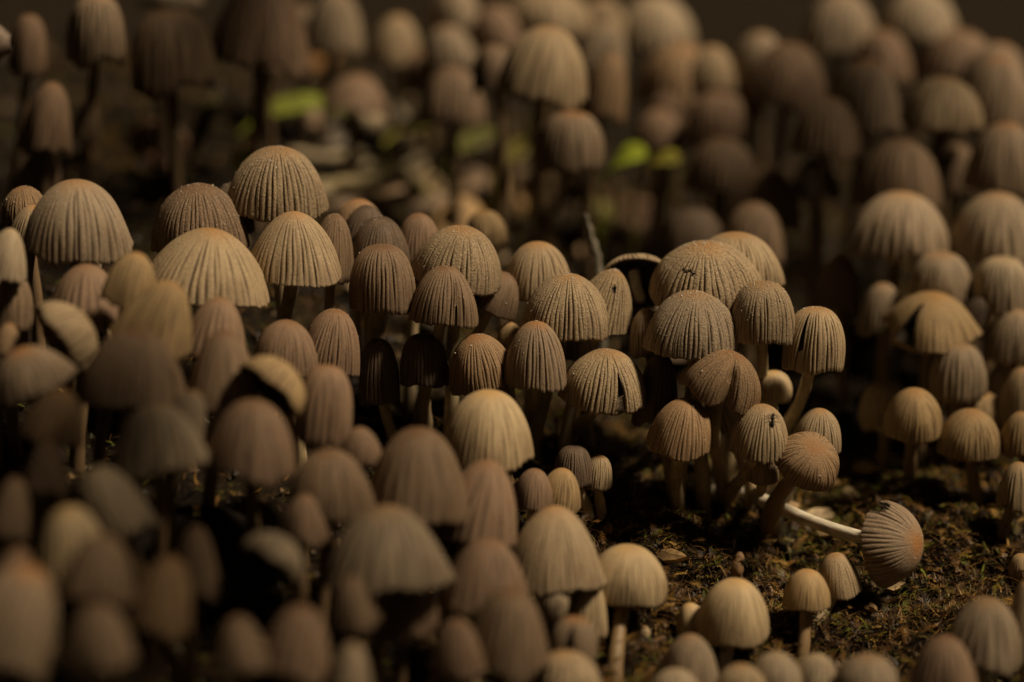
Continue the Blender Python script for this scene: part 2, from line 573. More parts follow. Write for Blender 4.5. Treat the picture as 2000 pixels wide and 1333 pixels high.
    if ng:
        r_ = np.random.default_rng(i)
        co = np.empty(len(me.vertices) * 3, np.float32)
        me.vertices.foreach_get('co', co)
        co = co.reshape(-1, 3)[: 24 * grooves * 6] * np.array([R, R, H])
        pk = co[r_.integers(0, len(co), ng)]
        octa = np.array([(1, 0, 0), (-1, 0, 0), (0, 1, 0), (0, -1, 0), (0, 0, 1), (0, 0, -1)], float)
        of = np.array([(0, 2, 4), (2, 1, 4), (1, 3, 4), (3, 0, 4), (2, 0, 5), (1, 2, 5), (3, 1, 5), (0, 3, 5)])
        ng2 = ng
        sz = r_.uniform(.004, .011, (ng, 1, 1)) * (1 + 0.9 * (r_.random((ng, 1, 1)) < .08))
        V = pk[:, None] + octa * sz * r_.uniform(.6, 1.3, (ng, 6, 1))
        Fc = (of[None] + (np.arange(ng) * 6)[:, None, None]).reshape(-1, 3)
        tint = np.repeat(r_.uniform(.45, .8, (ng, 1)) * np.array([[1, .92, .76]]), 6, 0)
        gr = link('granules', new_mesh('granules', V.reshape(-1, 3), Fc, [GRAIN], {'tint': tint}), root, kind='stuff')
        gr.matrix_local = Matrix.Translation(rim - base) @ rot.to_4x4()
    return root

M = mushroom

GF = 'mushrooms of the sharp middle troop'
GL = 'soft mushrooms crowding the front slope'
GR = 'young mushrooms scattered on the moss'
GM = 'mushrooms on the bank beyond the dark gap'
GB = 'blurred mushrooms on the rear bank'
# --- sharp middle troop -------------------------------------------------
M('tall pale striped dome standing highest of the sharp troop', 542, 362, 188, 146, 0.9, 2, 0, 'bell', 'buff', GF, gran=150, grooves=44)
M('broad grainy brown dome with white specks beside the tallest striped dome', 390, 432, 184, 142, 0.5, -1, 0, 'hemi', 'brown', GF, gran=130, grooves=44)
M('small brown cap squeezed between the two big grainy domes', 452, 412, 90, 104, 1.7, 2, 0, 'bell', 'dark', GF, gran=20)
M('smooth buff bell on two slim stalks under the tallest striped dome', 575, 487, 180, 144, -0.35, 1, 0, 'cone', 'buff', GF, depth=.042, grooves=42, base=(548, 720))
M('wide spreading buff bell with a flared skirt in front of the grainy brown dome', 407, 522, 236, 150, -0.9, 8, -2, 'cone', 'sand', GF, depth=.05, grooves=40, base3=(.25, .3, 0))
M('wrinkled dark brown cap tucked behind the smooth buff bell', 650, 486, 88, 134, 0.55, 6, 0, 'bell', 'brown', GF, gran=30)
M('light rimmed brown cap topmost of the three overlapping dark caps', 700, 432, 104, 84, 2.0, 0, 0, 'hemi', 'rust', GF, hi=True)
M('shiny dark brown cap in the middle of the three overlapping dark caps', 714, 448, 92, 92, 1.6, 8, 0, 'hemi', 'dark', GF, gran=14, hi=True)
M('dark cap of netted wrinkles, lowest of the three overlapping dark caps', 742, 482, 118, 116, 1.0, 3, 0, 'hemi', 'dark', GF, gran=25)
M('boxy brown bell with straight sides and a leaning stalk below the dark caps', 746, 547, 132, 136, 0.0, 0, -3, 'box', 'brown', GF, gran=15, grooves=36, depth=.06, base=(728, 690))
M('small tan striped cap peeping up behind the big ribbed tan dome', 817, 468, 92, 100, 1.6, 2, 0, 'bell', 'mauve', GF, hi=True)
M('big ribbed tan dome with a bulging skirt in the centre of the troop', 897, 509, 172, 132, 0.45, 9, 0, 'bell', 'buff', GF, gran=60, grooves=42, depth=.062)
M('brown pleated bell with one open pleat in front of the big ribbed tan dome', 868, 580, 126, 120, -0.1, 5, -2, 'bell', 'brown', GF, depth=.065, grooves=36, splits=[(296, .05, .45, .05)], gran=20, base=(815, 836))
M('tilted grey brown cap with white crumbs under the big ribbed tan dome', 972, 574, 96, 88, 1.0, 24, 0, 'hemi', 'brown', GF, gran=30)
M('even tan dome standing behind the central pleated caps', 1050, 534, 136, 120, 1.5, 0, 0, 'bell', 'buff', GF, hi=True, grooves=38)
M('ribbed grey buff dome with grainy skin beside the cap with a torn hole', 1106, 602, 168, 132, 0.3, 3, 0, 'hemi', 'buff', GF, gran=110, grooves=46, base=(1046, 900))
M('yellowish sloping cap with a small torn hole near its top', 1184, 588, 122, 126, 0.9, 16, 0, 'cone', 'sand', GF, gran=45, holes=[(282, .42, .12, .07)])
M('upright pleated bell with a rusty top above a clump of pale stalks', 1046, 695, 122, 134, -0.2, 0, -2, 'bell', 'rustgrey', GF, grooves=34, depth=.07, gran=20, base=(1034, 862))
M('orange brown curled cap with a black notch at its edge', 938, 712, 130, 116, -0.05, -10, 4, 'hemi', 'rust', GF, grooves=40, splits=[(318, .16, .72, .1)], depth=.045, gran=12)
M('dark topped bell on two cream stalks beside the orange brown curled cap', 828, 705, 98, 106, 0.35, 0, -3, 'box', 'dark', GF, grooves=30, depth=.065, base=(838, 850), stemtone='cream', gran=8)
M('narrow dark hanging bell with glistening pleats beside the dark topped bell', 740, 727, 80, 130, 0.4, 0, -4, 'box', 'dark', GF, grooves=26, depth=.08, gran=8)
M('leaning reddish grey pleated bell below the boxy brown bell', 648, 670, 120, 132, -0.6, 9, 0, 'bell', 'mauve', GF, grooves=36, depth=.062, gran=8)
M('low reddish cap half hidden below the leaning pleated bell', 558, 682, 128, 112, -1.3, 4, 0, 'hemi', 'mauve', GF)
M('flat domed ochre cap split open at a black edged gap', 1181, 745, 170, 122, 0.05, 3, 2, 'hemi', 'sand', GF, grooves=42, depth=.06, splits=[(294, .12, .48, .04)], ragged=.04, gran=40, base=(1112, 872), sr=.085)
M('striped grey cap edge showing beneath the ribbed grey buff dome', 1128, 672, 66, 70, 1.1, 0, 0, 'box', 'grey', GF, base=(1150, 890))
M('whitish grainy hemisphere with fine ribs in front of the cracked cap', 1353, 638, 182, 138, 0.0, 4, 2, 'hemi', 'grey', GF, gran=170, grooves=48, depth=.05, base=(1372, 1002))
M('broad tan cap with a jagged crack across its grainy crown', 1377, 546, 216, 138, 0.75, -2, 6, 'hemi', 'buff', GF, gran=170, grooves=44, holes=[(234, .50, .07, .026), (240, .52, .07, .028), (246, .50, .07, .028), (252, .53, .07, .032)], depth=.055, base=(1322, 998))
M('smooth yellowish dome rising behind the cracked cap', 1437, 514, 180, 116, 1.7, 3, 0, 'hemi', 'sand', GF, hi=True, grooves=40)
M('upright grainy bell on a straight stalk beside the whitish hemisphere', 1488, 614, 127, 126, 0.0, 0, -2, 'box', 'buff', GF, gran=90, grooves=38, base=(1490, 900))
M('tan bell slit from top to edge on a long bare stalk', 1590, 666, 124, 130, 0.15, 3, -2, 'box', 'sand', GF, grooves=36, depth=.06, splits=[(244, .10, .22, .05)], gran=25, base=(1520, 905), stemtone='cream')
M('rust coloured cap folded over in a deep cleft', 1412, 744, 154, 112, -0.35, 20, 8, 'hemi', 'rust', GF, grooves=46, splits=[(288, .05, .12, .36)], depth=.05, gran=40, lob=.12, base=(1415, 985))
M('ochre brown ribbed cap with one drooping edge on twisted stalks', 1334, 836, 126, 114, -0.4, 8, 2, 'bell', 'rust', GF, grooves=42, depth=.05, gran=25, lob=.10, base=(1330, 1003))
M('tan ribbed bell with a black fly on its side', 1485, 845, 117, 110, -0.4, 4, 2, 'hemi', 'sand', GF, grooves=36, gran=25, base=(1420, 992), ragged=.05)
M('round rusty cap tipped forward on a thick slanting stalk', 1582, 889, 130, 100, -0.45, 24, 36, 'hemi', 'rust', GF, grooves=44, k=.85, depth=.045, gran=25, base=(1503, 1050), sr=.13, stemtone='tan')
M('dull tan ribbed cap standing behind the round rusty cap', 1597, 842, 98, 88, 0.35, 4, 0, 'hemi', 'buff', GF, grooves=34, base=(1535, 992))
M('small smooth pale yellow button between the long stalks', 1511, 758, 74, 66, 1.3, 0, 0, 'egg', 'cream', GF, smooth=True, hi=True, base=(1490, 880))
M('short striped cap hiding behind the slanting stalk', 1490, 916, 62, 62, 0.15, 0, -2, 'box', 'rustgrey', GF, grooves=26, base=(1478, 985))
M('pale cap glimpsed between stalks below the folded rust cap', 1410, 806, 90, 76, 1.2, -20, -4, 'bell', 'pale', GF)
M('dull grey flank of a cap behind the whitish hemisphere', 1264, 652, 76, 96, 0.75, -6, 0, 'bell', 'grey', GF, gran=20)
M('black collapsed cap drooping beside the split ochre cap', 1284, 762, 86, 150, 0.45, 6, -4, 'bell', 'dark', GF, lob=.08, ragged=.02, grooves=24, base=(1300, 905))
M('overturned cap showing its black underside and pale arched rim', 1240, 540, 146, 110, 1.75, -4, -58, 'hemi', 'buff', GF, k=.62, gills=True, inner=(.022, .016, .012), hi=True, base=(1292, 640), stemtone='white')
M('little black topped striped bell at the edge of the bare soil', 1120, 911, 78, 84, -0.2, 0, -3, 'box', 'dark', GF, grooves=30, depth=.07, base=(1146, 1010))
M('little tan striped bell leaning out behind the black topped bell', 1166, 923, 62, 68, 0.0, 6, -3, 'box', 'sand', GF, grooves=30, depth=.06)
M('large smooth cream dome standing out in front of the pleated caps', 953, 839, 176, 152, -1.6, 2, 0, 'bell', 'cream', GF, grooves=36, depth=.034, hi=True)
M('small mauve striped cap beside the ochre topped small cap', 1042, 955, 78, 80, -1.2, 4, -2, 'bell', 'mauve', GF, grooves=28)
M('ochre topped small striped cap below the large cream dome', 1094, 958, 84, 88, -1.0, 8, 0, 'hemi', 'ochre', GF, grooves=30)
M('striped cap edge under the orange brown curled cap', 966, 757, 60, 56, 0.5, 0, 0, 'bell', 'mauve', GF)
M('little ochre cap peeping behind the rusty topped bell', 996, 660, 56, 60, 1.0, 0, 0, 'hemi', 'ochre', GF)
# --- beside the large pale dome ----------------------------------------
M('small rusty grainy cap half hidden by the large pale dome', 50, 405, 97, 80, 0.3, -4, 0, 'hemi', 'rust', GF, gran=50, stemtone='brown')
M('large pale dome with uneven ragged skirt and shadowed flank', 152, 434, 192, 160, -1.0, 2, 0, 'bell', 'grey', GF, stemtone='brown', grooves=38, depth=.05, lob=.13, ragged=.04, hi=True)
M('buff cap leaning between the rusty grainy cap and the large pale dome', 66, 448, 92, 92, -0.3, 8, 0, 'bell', 'buff', GF, stemtone='brown')
M('bright striped cap edge under the skirt of the large pale dome', 176, 498, 46, 60, -0.3, 0, 0, 'box', 'pale', GF)
M('smooth pale egg shaped cap cut off by the picture edge', 14, 498, 82, 104, -2.4, 12, 0, 'bell', 'pale', GL)
M('dark striped bell under the smooth pale egg shaped cap', 22, 588, 88, 110, -1.8, 3, 0, 'box', 'brown', GL)
M('reddish brown wilting bell under the skirt of the large pale dome', 170, 582, 150, 132, -2.2, 2, 0, 'bell', 'mauve', GL)
M('honey coloured rounded cap in front of the wide spreading bell', 258, 548, 106, 112, -3.1, 14, 0, 'hemi', 'ochre', GL)
M('honey coloured sloping cap just below the honey rounded cap', 314, 618, 142, 146, -3.4, 20, 0, 'bell', 'ochre', GL)
M('reddish brown bell below the wide spreading bell', 424, 642, 122, 124, -2.3, 10, 0, 'bell', 'mauve', GL)
M('gaping pale cap with an orange lined dark hollow', 142, 652, 165, 150, -3.6, 58, -32, 'hemi', 'sand', GL, k=.95, gills=True, inner=(.20, .09, .022), stem=False)
M('big grey brown cap with a sharp corner in its edge', 262, 722, 204, 162, -4.2, 6, 0, 'bell', 'brown', GL, splits=[(330, .06, .6, .02)])
M('pale cap tipped onto its side at the front slope', 58, 730, 156, 100, -4.3, -14, 8, 'cone', 'rustgrey', GL)
M('rusty brown cap in shade below the tipped pale cap', 112, 812, 112, 110, -5.2, 18, 0, 'bell', 'rust', GL)
M('plain brown cap beside the cap with an arched ochre rim', 436, 728, 140, 166, -3.5, 2, 0, 'bell', 'brown', GL)
M('broken cap with a black hollow under an arched ochre rim', 545, 742, 150, 130, -4.0, 42, -30, 'hemi', 'ochre', GL, k=.9, gills=True, inner=(.03, .02, .012), stem=False)
M('reddish brown long bell beside the broken ochre rimmed cap', 634, 792, 118, 158, -2.9, 6, 0, 'box', 'mauve', GL)
M('pale cap with bright crown low on the front slope', 308, 856, 168, 132, -5.2, -3, 0, 'tall', 'pale', GL)
M('greyish cap edge behind the pale bright crowned cap', 366, 812, 84, 104, -4.7, 20, 0, 'bell', 'grey', GL)
M('big soft grey mauve bell with a pale lower edge', 492, 856, 174, 152, -4.7, 2, 0, 'tall', 'mauve', GL, base=(500, 1130))
M('round reddish brown cap below the grey mauve bell', 644, 946, 164, 140, -4.2, 2, 0, 'hemi', 'brown', GL)
M('pale bell leaning sideways in the shaded front', 214, 982, 140, 150, -6.2, -24, 0, 'tall', 'pale', GL)
M('pale cream crown behind a dark brown cap in the deep shade', 142, 1062, 140, 150, -7.2, -3, 0, 'tall', 'cream', GL)
M('dark brown cap in front of the pale cream crown', 196, 1106, 140, 130, -7.9, 10, 0, 'bell', 'brown', GL)
M('long brown cap drooping to one side in the deep shade', 322, 1158, 120, 150, -7.4, 14, 0, 'bell', 'rust', GL)
M('dim brown upright cap behind the long drooping cap', 382, 1096, 88, 140, -6.2, 2, 0, 'tall', 'brown', GL)
M('broken white crowned cap with a black hollow in the deep shade', 546, 1078, 132, 124, -6.4, 36, -28, 'hemi', 'pale', GL, k=.9, gills=True, inner=(.012, .009, .007), stem=False)
M('large pale brown cap slanting out of the picture corner', 30, 1198, 190, 200, -8.4, 22, 0, 'tall', 'rustgrey', GL)
M('dull mauve cap behind the large slanting corner cap', 34, 1128, 100, 120, -7.2, 6, 0, 'bell', 'mauve', GL)
M('dim cap edge in the black shade above the slanting corner cap', 24, 990, 80, 120, -6.2, 10, 0, 'bell', 'brown', GL)
M('grey brown cap glowing dimly in the lowest shade', 582, 1250, 132, 140, -7.2, 8, 0, 'tall', 'mauve', GL)
M('faint brown cap low between the corner cap and the drooping cap', 194, 1238, 130, 124, -8.6, 0, 0, 'bell', 'brown', GL)
M('small brown cap tip under the gaping pale cap', 16, 662, 54, 62, -3.2, 8, 0, 'bell', 'rust', GL)
M('small reddish cap between the long bell and the big striped brown cap', 704, 872, 78, 76, -3.6, -4, 0, 'hemi', 'mauve', GL)
M('pale blurred cap tip low beside the grey brown cap', 686, 1300, 76, 92, -7.4, 4, 0, 'bell', 'grey', GL)
# --- centre front -------------------------------------------------------
M('big striped brown cap in front of the large cream dome', 816, 926, 190, 184, -3.6, 2, 0, 'tall', 'brown', GL)
M('reddish brown cap leaning against the big striped brown cap', 940, 980, 156, 168, -3.0, 12, 0, 'bell', 'mauve', GL)
M('very wide soft dome standing over a second cap', 756, 1068, 232, 166, -5.2, 2, 0, 'cone', 'grey', GL)
M('mauve grey cap directly beneath the very wide soft dome', 788, 1184, 142, 124, -4.7, 0, 0, 'box', 'mauve', GL)
M('large tan umbrella cap above a small white bell', 1083, 1068, 184, 162, -2.6, 2, 0, 'cone', 'buff', GL, hi=True, grooves=36, depth=.04)
M('mauve ribbed cap between the wide soft dome and the tan umbrella cap', 950, 1122, 162, 142, -4.0, 4, 0, 'bell', 'mauve', GL)
M('heavy brown bell in front of the mauve ribbed cap', 992, 1230, 160, 166, -5.0, 6, 0, 'tall', 'brown', GL)
M('cream mushroom with an orange blot on its crown and a long stalk', 1225, 1123, 157, 116, -2.0, 6, 2, 'hemi', 'cream', GR, hi=True, smooth=True, depth=.026, base=(1203, 1345), sr=.105, stemtone='tan')
M('small white bell hanging under the tan umbrella cap', 1080, 1168, 70, 78, -3.0, 4, -3, 'egg', 'pale', GL)
M('pale yellow young cap beside the small white bell', 1148, 1186, 78, 116, -2.5, 6, 0, 'tall', 'cream', GL)
M('grey brown torn cap with a square black gap', 1120, 1254, 104, 100, -3.9, 8, -6, 'box', 'rustgrey', GL, splits=[(262, .35, .3, 0)])
M('tan dome rising at the lower picture edge under the torn cap', 1104, 1316, 138, 92, -4.6, 0, 0, 'hemi', 'buff', GL)
M('small yellow egg shaped cap behind the long orange stalk', 1228, 1288, 58, 76, -2.0, 4, 0, 'egg', 'cream', GR, smooth=True)
M('tiny pink button mushroom on the brown moss', 1257, 1238, 30, 32, -1.6, 0, 0, 'egg', 'sand', GR, smooth=True, grooves=20)
M('pale cap top at the lower edge beside the greyish cap', 1318, 1338, 104, 66, -4.0, 0, 0, 'hemi', 'pale', GL)
M('pale brown cap top at the lower edge under the heavy brown bell', 884, 1336, 116, 76, -5.4, 0, 0, 'hemi', 'buff', GL)
# --- moss bank ----------------------------------------------------------
M('smooth cream bell on the moss with a second cap behind', 1433, 1193, 142, 126, -1.8, 2, 0, 'bell', 'cream', GR, hi=True, smooth=True, depth=.022, base=(1415, 1330))
M('pale sliver of a cap behind the smooth cream bell', 1352, 1216, 72, 80, -1.5, -14, 0, 'bell', 'cream', GR, smooth=True)
M('greyish soft cap below the smooth cream bell', 1346, 1296, 116, 118, -3.3, 2, 0, 'bell', 'grey', GR)
M('small ochre ribbed cap on a slim brown stalk in the moss', 1575, 1152, 92, 80, -1.2, 2, 0, 'bell', 'ochre', GR, hi=True, smooth=True, depth=.03, base=(1560, 1290), stemtone='tan')
M('small tan ribbed cap leaning just behind the ochre ribbed cap', 1635, 1123, 86, 88, -0.7, -8, 0, 'bell', 'sand', GR, hi=True, depth=.03, base=(1590, 1230))
M('fallen mushroom lying on the moss with a long white stalk', 1755, 1060, 160, 130, -0.55, 88, 20, 'bell', 'rustgrey', GR, hi=True, k=1.0, grooves=40, depth=.055, base=(1384, 945), sr=.10, stemtone='white', lying=True, holes=[(203, .93, .30, .20)], gran=14, inner=(.03, .02, .015))
M('pale brown dome beside the picture edge at the foot of the moss', 1922, 1235, 152, 140, -3.2, 4, 0, 'bell', 'grey', GR)
M('cap edge behind the pale brown dome at the foot of the moss', 1996, 1200, 66, 136, -2.5, 0, 0, 'bell', 'buff', GR)
M('soft tan cap at the picture edge above the moss', 1986, 950, 76, 96, 1.0, 0, 0, 'bell', 'sand', GM, hi=False)
M('small ochre cap at the picture edge below the soft tan cap', 1992, 1112, 50, 62, 0.2, 0, 0, 'egg', 'ochre', GM, hi=False)
M('pale mauve cap pair member with the rounder top at the lower edge', 1514, 1316, 108, 86, -3.8, 0, 0, 'hemi', 'pale', GR)
M('pale mauve cap leaning against the rounder pale cap at the lower edge', 1592, 1318, 96, 84, -3.7, 4, 0, 'hemi', 'pale', GR)
M('yellowish cap top between the pale mauve caps and the greyish soft cap', 1446, 1332, 100, 70, -4.1, 0, 0, 'hemi', 'sand', GR)
M('grey cap top low on the moss between pale mauve and brown caps', 1694, 1320, 130, 84, -4.0, 0, 0, 'hemi', 'grey', GR)
M('brown cap in front of the pale brown edge dome', 1842, 1298, 124, 116, -4.1, 2, 0, 'bell', 'mauve', GR)
# --- bank beyond the dark gap -------------------------------------------
M('grey ribbed bell standing above the little ochre caps', 1869, 729, 114, 116, 2.2, 0, -2, 'box', 'grey', GM)
M('yellow ochre cap with thin stalk at the rim of the dark gap', 1782, 814, 115, 104, 2.0, 0, 14, 'hemi', 'ochre', GM, base=(1775, 945))
M('dull greenish tan cap behind the yellow ochre cap', 1722, 792, 96, 92, 2.7, -6, 2, 'bell', 'sand', GM)
M('flattish ochre cap below the bright ochre button', 1892, 852, 122, 100, 2.0, 2, 10, 'hemi', 'ochre', GM)
M('bright ochre button under the grey ribbed bell', 1916, 806, 102, 76, 2.6, 0, 4, 'hemi', 'ochre', GM)
M('dim grey cap beside the grey ribbed bell', 1962, 748, 82, 88, 3.2, 0, 0, 'bell', 'grey', GM)
M('tan cap cut by the picture edge beside the dim grey cap', 1992, 776, 84, 116, 2.4, 0, 0, 'bell', 'sand', GM)
M('lowest ochre cap at the picture edge beyond the gap', 1992, 848, 80, 88, 1.9, 0, 0, 'hemi', 'ochre', GM, hi=False)
M('rounded grey dome at the picture edge above the dim grey cap', 1978, 660, 112, 114, 2.9, 0, 0, 'hemi', 'grey', GM)
M('pale grey bell above the torn ochre cap', 1834, 551, 126, 112, 3.3, 0, 0, 'box', 'grey', GM)
M('palest bell beside the pale grey bell', 1954, 563, 122, 118, 3.1, 0, 0, 'box', 'pale', GM)
M('torn ochre cap spread open with a black hole', 1818, 630, 176, 108, 2.5, 2, 10, 'cone', 'ochre', GM, splits=[(236, .30, .25, 0)], lob=.16, grooves=30)
M('dim grey cap behind the torn ochre cap', 1722, 606, 92, 104, 3.6, 0, 0, 'bell', 'grey', GM)
M('shadowed brown bell standing alone over the dark gap', 1636, 554, 92, 118, 4.6, 2, 0, 'tall', 'brown', GM)
M('broad grey tan dome above the pale grey bell', 1756, 446, 190, 138, 4.1, 4, 0, 'hemi', 'grey', GM)
M('broad grey tan dome at the picture edge above the palest bell', 1944, 448, 176, 140, 4.1, 0, 0, 'hemi', 'grey', GM)
M('small shrivelled dark cap between the two pale bells', 1902, 612, 54, 60, 2.8, 20, 10, 'hemi', 'black', GM)
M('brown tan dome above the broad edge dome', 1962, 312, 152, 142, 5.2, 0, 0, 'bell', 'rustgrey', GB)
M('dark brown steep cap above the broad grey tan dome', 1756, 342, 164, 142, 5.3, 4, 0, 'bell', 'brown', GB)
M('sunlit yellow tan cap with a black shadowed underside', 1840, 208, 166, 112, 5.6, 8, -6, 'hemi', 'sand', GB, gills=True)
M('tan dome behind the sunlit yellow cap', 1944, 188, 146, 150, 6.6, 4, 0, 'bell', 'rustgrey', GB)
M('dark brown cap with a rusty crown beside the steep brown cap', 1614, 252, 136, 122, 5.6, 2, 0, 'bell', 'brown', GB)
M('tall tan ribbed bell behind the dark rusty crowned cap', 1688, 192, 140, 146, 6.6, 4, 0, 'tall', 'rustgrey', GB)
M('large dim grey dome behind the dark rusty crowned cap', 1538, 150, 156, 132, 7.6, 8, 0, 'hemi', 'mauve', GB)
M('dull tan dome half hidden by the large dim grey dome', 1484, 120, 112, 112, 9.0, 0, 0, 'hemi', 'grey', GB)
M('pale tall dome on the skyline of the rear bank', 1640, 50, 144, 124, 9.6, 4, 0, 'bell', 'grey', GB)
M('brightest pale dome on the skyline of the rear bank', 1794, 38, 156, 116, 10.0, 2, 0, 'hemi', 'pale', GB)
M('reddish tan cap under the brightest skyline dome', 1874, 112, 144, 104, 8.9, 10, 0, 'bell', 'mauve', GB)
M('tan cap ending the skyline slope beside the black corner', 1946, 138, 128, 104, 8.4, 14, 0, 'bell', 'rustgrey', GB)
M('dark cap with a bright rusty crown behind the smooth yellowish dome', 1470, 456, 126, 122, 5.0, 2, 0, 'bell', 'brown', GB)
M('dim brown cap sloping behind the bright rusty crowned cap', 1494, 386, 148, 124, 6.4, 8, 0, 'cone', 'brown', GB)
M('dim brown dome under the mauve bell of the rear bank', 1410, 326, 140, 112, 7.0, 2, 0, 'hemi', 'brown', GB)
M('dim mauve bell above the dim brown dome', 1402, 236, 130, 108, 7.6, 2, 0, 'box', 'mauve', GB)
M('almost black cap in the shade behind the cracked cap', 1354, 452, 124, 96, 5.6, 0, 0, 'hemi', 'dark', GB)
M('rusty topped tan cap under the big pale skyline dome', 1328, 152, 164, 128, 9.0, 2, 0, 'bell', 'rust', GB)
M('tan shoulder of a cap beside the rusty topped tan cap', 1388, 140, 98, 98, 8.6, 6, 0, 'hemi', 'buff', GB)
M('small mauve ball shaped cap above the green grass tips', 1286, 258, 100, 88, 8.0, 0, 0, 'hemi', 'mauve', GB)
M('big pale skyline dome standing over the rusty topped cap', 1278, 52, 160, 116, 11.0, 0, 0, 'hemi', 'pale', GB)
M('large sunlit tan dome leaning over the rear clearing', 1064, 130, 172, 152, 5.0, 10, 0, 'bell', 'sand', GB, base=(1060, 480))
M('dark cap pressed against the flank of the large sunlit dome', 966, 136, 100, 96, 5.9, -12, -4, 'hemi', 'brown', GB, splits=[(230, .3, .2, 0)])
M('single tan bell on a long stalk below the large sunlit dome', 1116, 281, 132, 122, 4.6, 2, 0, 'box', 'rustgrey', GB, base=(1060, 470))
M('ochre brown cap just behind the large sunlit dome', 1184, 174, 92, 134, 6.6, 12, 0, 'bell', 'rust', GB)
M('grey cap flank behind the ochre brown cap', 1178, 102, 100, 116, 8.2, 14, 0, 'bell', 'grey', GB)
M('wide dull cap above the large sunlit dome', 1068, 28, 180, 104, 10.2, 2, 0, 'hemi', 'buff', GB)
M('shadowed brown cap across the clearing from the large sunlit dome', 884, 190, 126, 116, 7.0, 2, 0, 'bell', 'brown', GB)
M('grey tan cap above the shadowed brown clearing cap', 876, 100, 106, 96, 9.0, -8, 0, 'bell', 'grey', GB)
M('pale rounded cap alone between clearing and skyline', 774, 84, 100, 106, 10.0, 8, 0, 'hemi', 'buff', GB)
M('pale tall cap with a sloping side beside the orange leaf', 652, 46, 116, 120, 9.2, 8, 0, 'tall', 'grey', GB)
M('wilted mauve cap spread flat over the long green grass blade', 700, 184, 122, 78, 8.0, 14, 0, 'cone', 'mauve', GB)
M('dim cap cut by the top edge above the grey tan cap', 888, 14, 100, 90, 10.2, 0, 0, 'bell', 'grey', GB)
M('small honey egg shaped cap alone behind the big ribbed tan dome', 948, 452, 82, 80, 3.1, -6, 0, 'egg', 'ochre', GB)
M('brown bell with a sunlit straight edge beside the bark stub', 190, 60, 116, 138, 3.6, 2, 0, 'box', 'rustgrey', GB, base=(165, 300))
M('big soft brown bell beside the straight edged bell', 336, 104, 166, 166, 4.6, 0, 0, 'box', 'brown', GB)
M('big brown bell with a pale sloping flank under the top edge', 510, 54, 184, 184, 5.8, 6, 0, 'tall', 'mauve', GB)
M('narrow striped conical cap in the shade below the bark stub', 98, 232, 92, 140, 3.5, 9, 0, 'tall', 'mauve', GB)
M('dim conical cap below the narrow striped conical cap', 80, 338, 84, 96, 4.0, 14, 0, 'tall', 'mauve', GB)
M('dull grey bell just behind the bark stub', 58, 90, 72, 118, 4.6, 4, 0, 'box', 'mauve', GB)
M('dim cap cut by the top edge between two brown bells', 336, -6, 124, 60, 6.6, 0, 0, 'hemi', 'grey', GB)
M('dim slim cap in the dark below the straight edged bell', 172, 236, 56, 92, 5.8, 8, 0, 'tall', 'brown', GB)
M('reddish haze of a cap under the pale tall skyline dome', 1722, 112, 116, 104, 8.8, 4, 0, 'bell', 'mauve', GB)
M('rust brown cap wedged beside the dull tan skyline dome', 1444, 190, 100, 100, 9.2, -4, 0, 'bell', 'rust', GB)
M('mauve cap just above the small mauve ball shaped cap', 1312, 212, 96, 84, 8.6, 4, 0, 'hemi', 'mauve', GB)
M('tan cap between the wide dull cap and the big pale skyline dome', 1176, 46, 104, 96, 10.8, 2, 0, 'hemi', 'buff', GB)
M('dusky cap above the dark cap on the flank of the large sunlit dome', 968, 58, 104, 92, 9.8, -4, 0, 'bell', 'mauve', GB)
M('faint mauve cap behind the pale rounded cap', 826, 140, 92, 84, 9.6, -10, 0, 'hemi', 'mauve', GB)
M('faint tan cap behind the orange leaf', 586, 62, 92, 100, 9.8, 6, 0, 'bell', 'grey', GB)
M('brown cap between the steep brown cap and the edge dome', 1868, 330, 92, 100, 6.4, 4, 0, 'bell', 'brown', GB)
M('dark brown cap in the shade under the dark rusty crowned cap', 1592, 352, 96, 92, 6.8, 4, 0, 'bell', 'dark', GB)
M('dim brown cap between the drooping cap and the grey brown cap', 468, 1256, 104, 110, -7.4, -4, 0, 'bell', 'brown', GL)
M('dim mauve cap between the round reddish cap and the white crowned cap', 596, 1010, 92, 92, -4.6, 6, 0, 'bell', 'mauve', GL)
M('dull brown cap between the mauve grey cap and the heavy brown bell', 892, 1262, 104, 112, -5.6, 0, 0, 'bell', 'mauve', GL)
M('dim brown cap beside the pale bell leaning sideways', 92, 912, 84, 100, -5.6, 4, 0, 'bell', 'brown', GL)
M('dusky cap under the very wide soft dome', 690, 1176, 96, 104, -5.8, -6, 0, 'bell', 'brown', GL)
M('small pinkish cap in the shade under the pale flanked bell', 526, 108, 70, 66, 7.0, 6, 0, 'bell', 'mauve', GB)


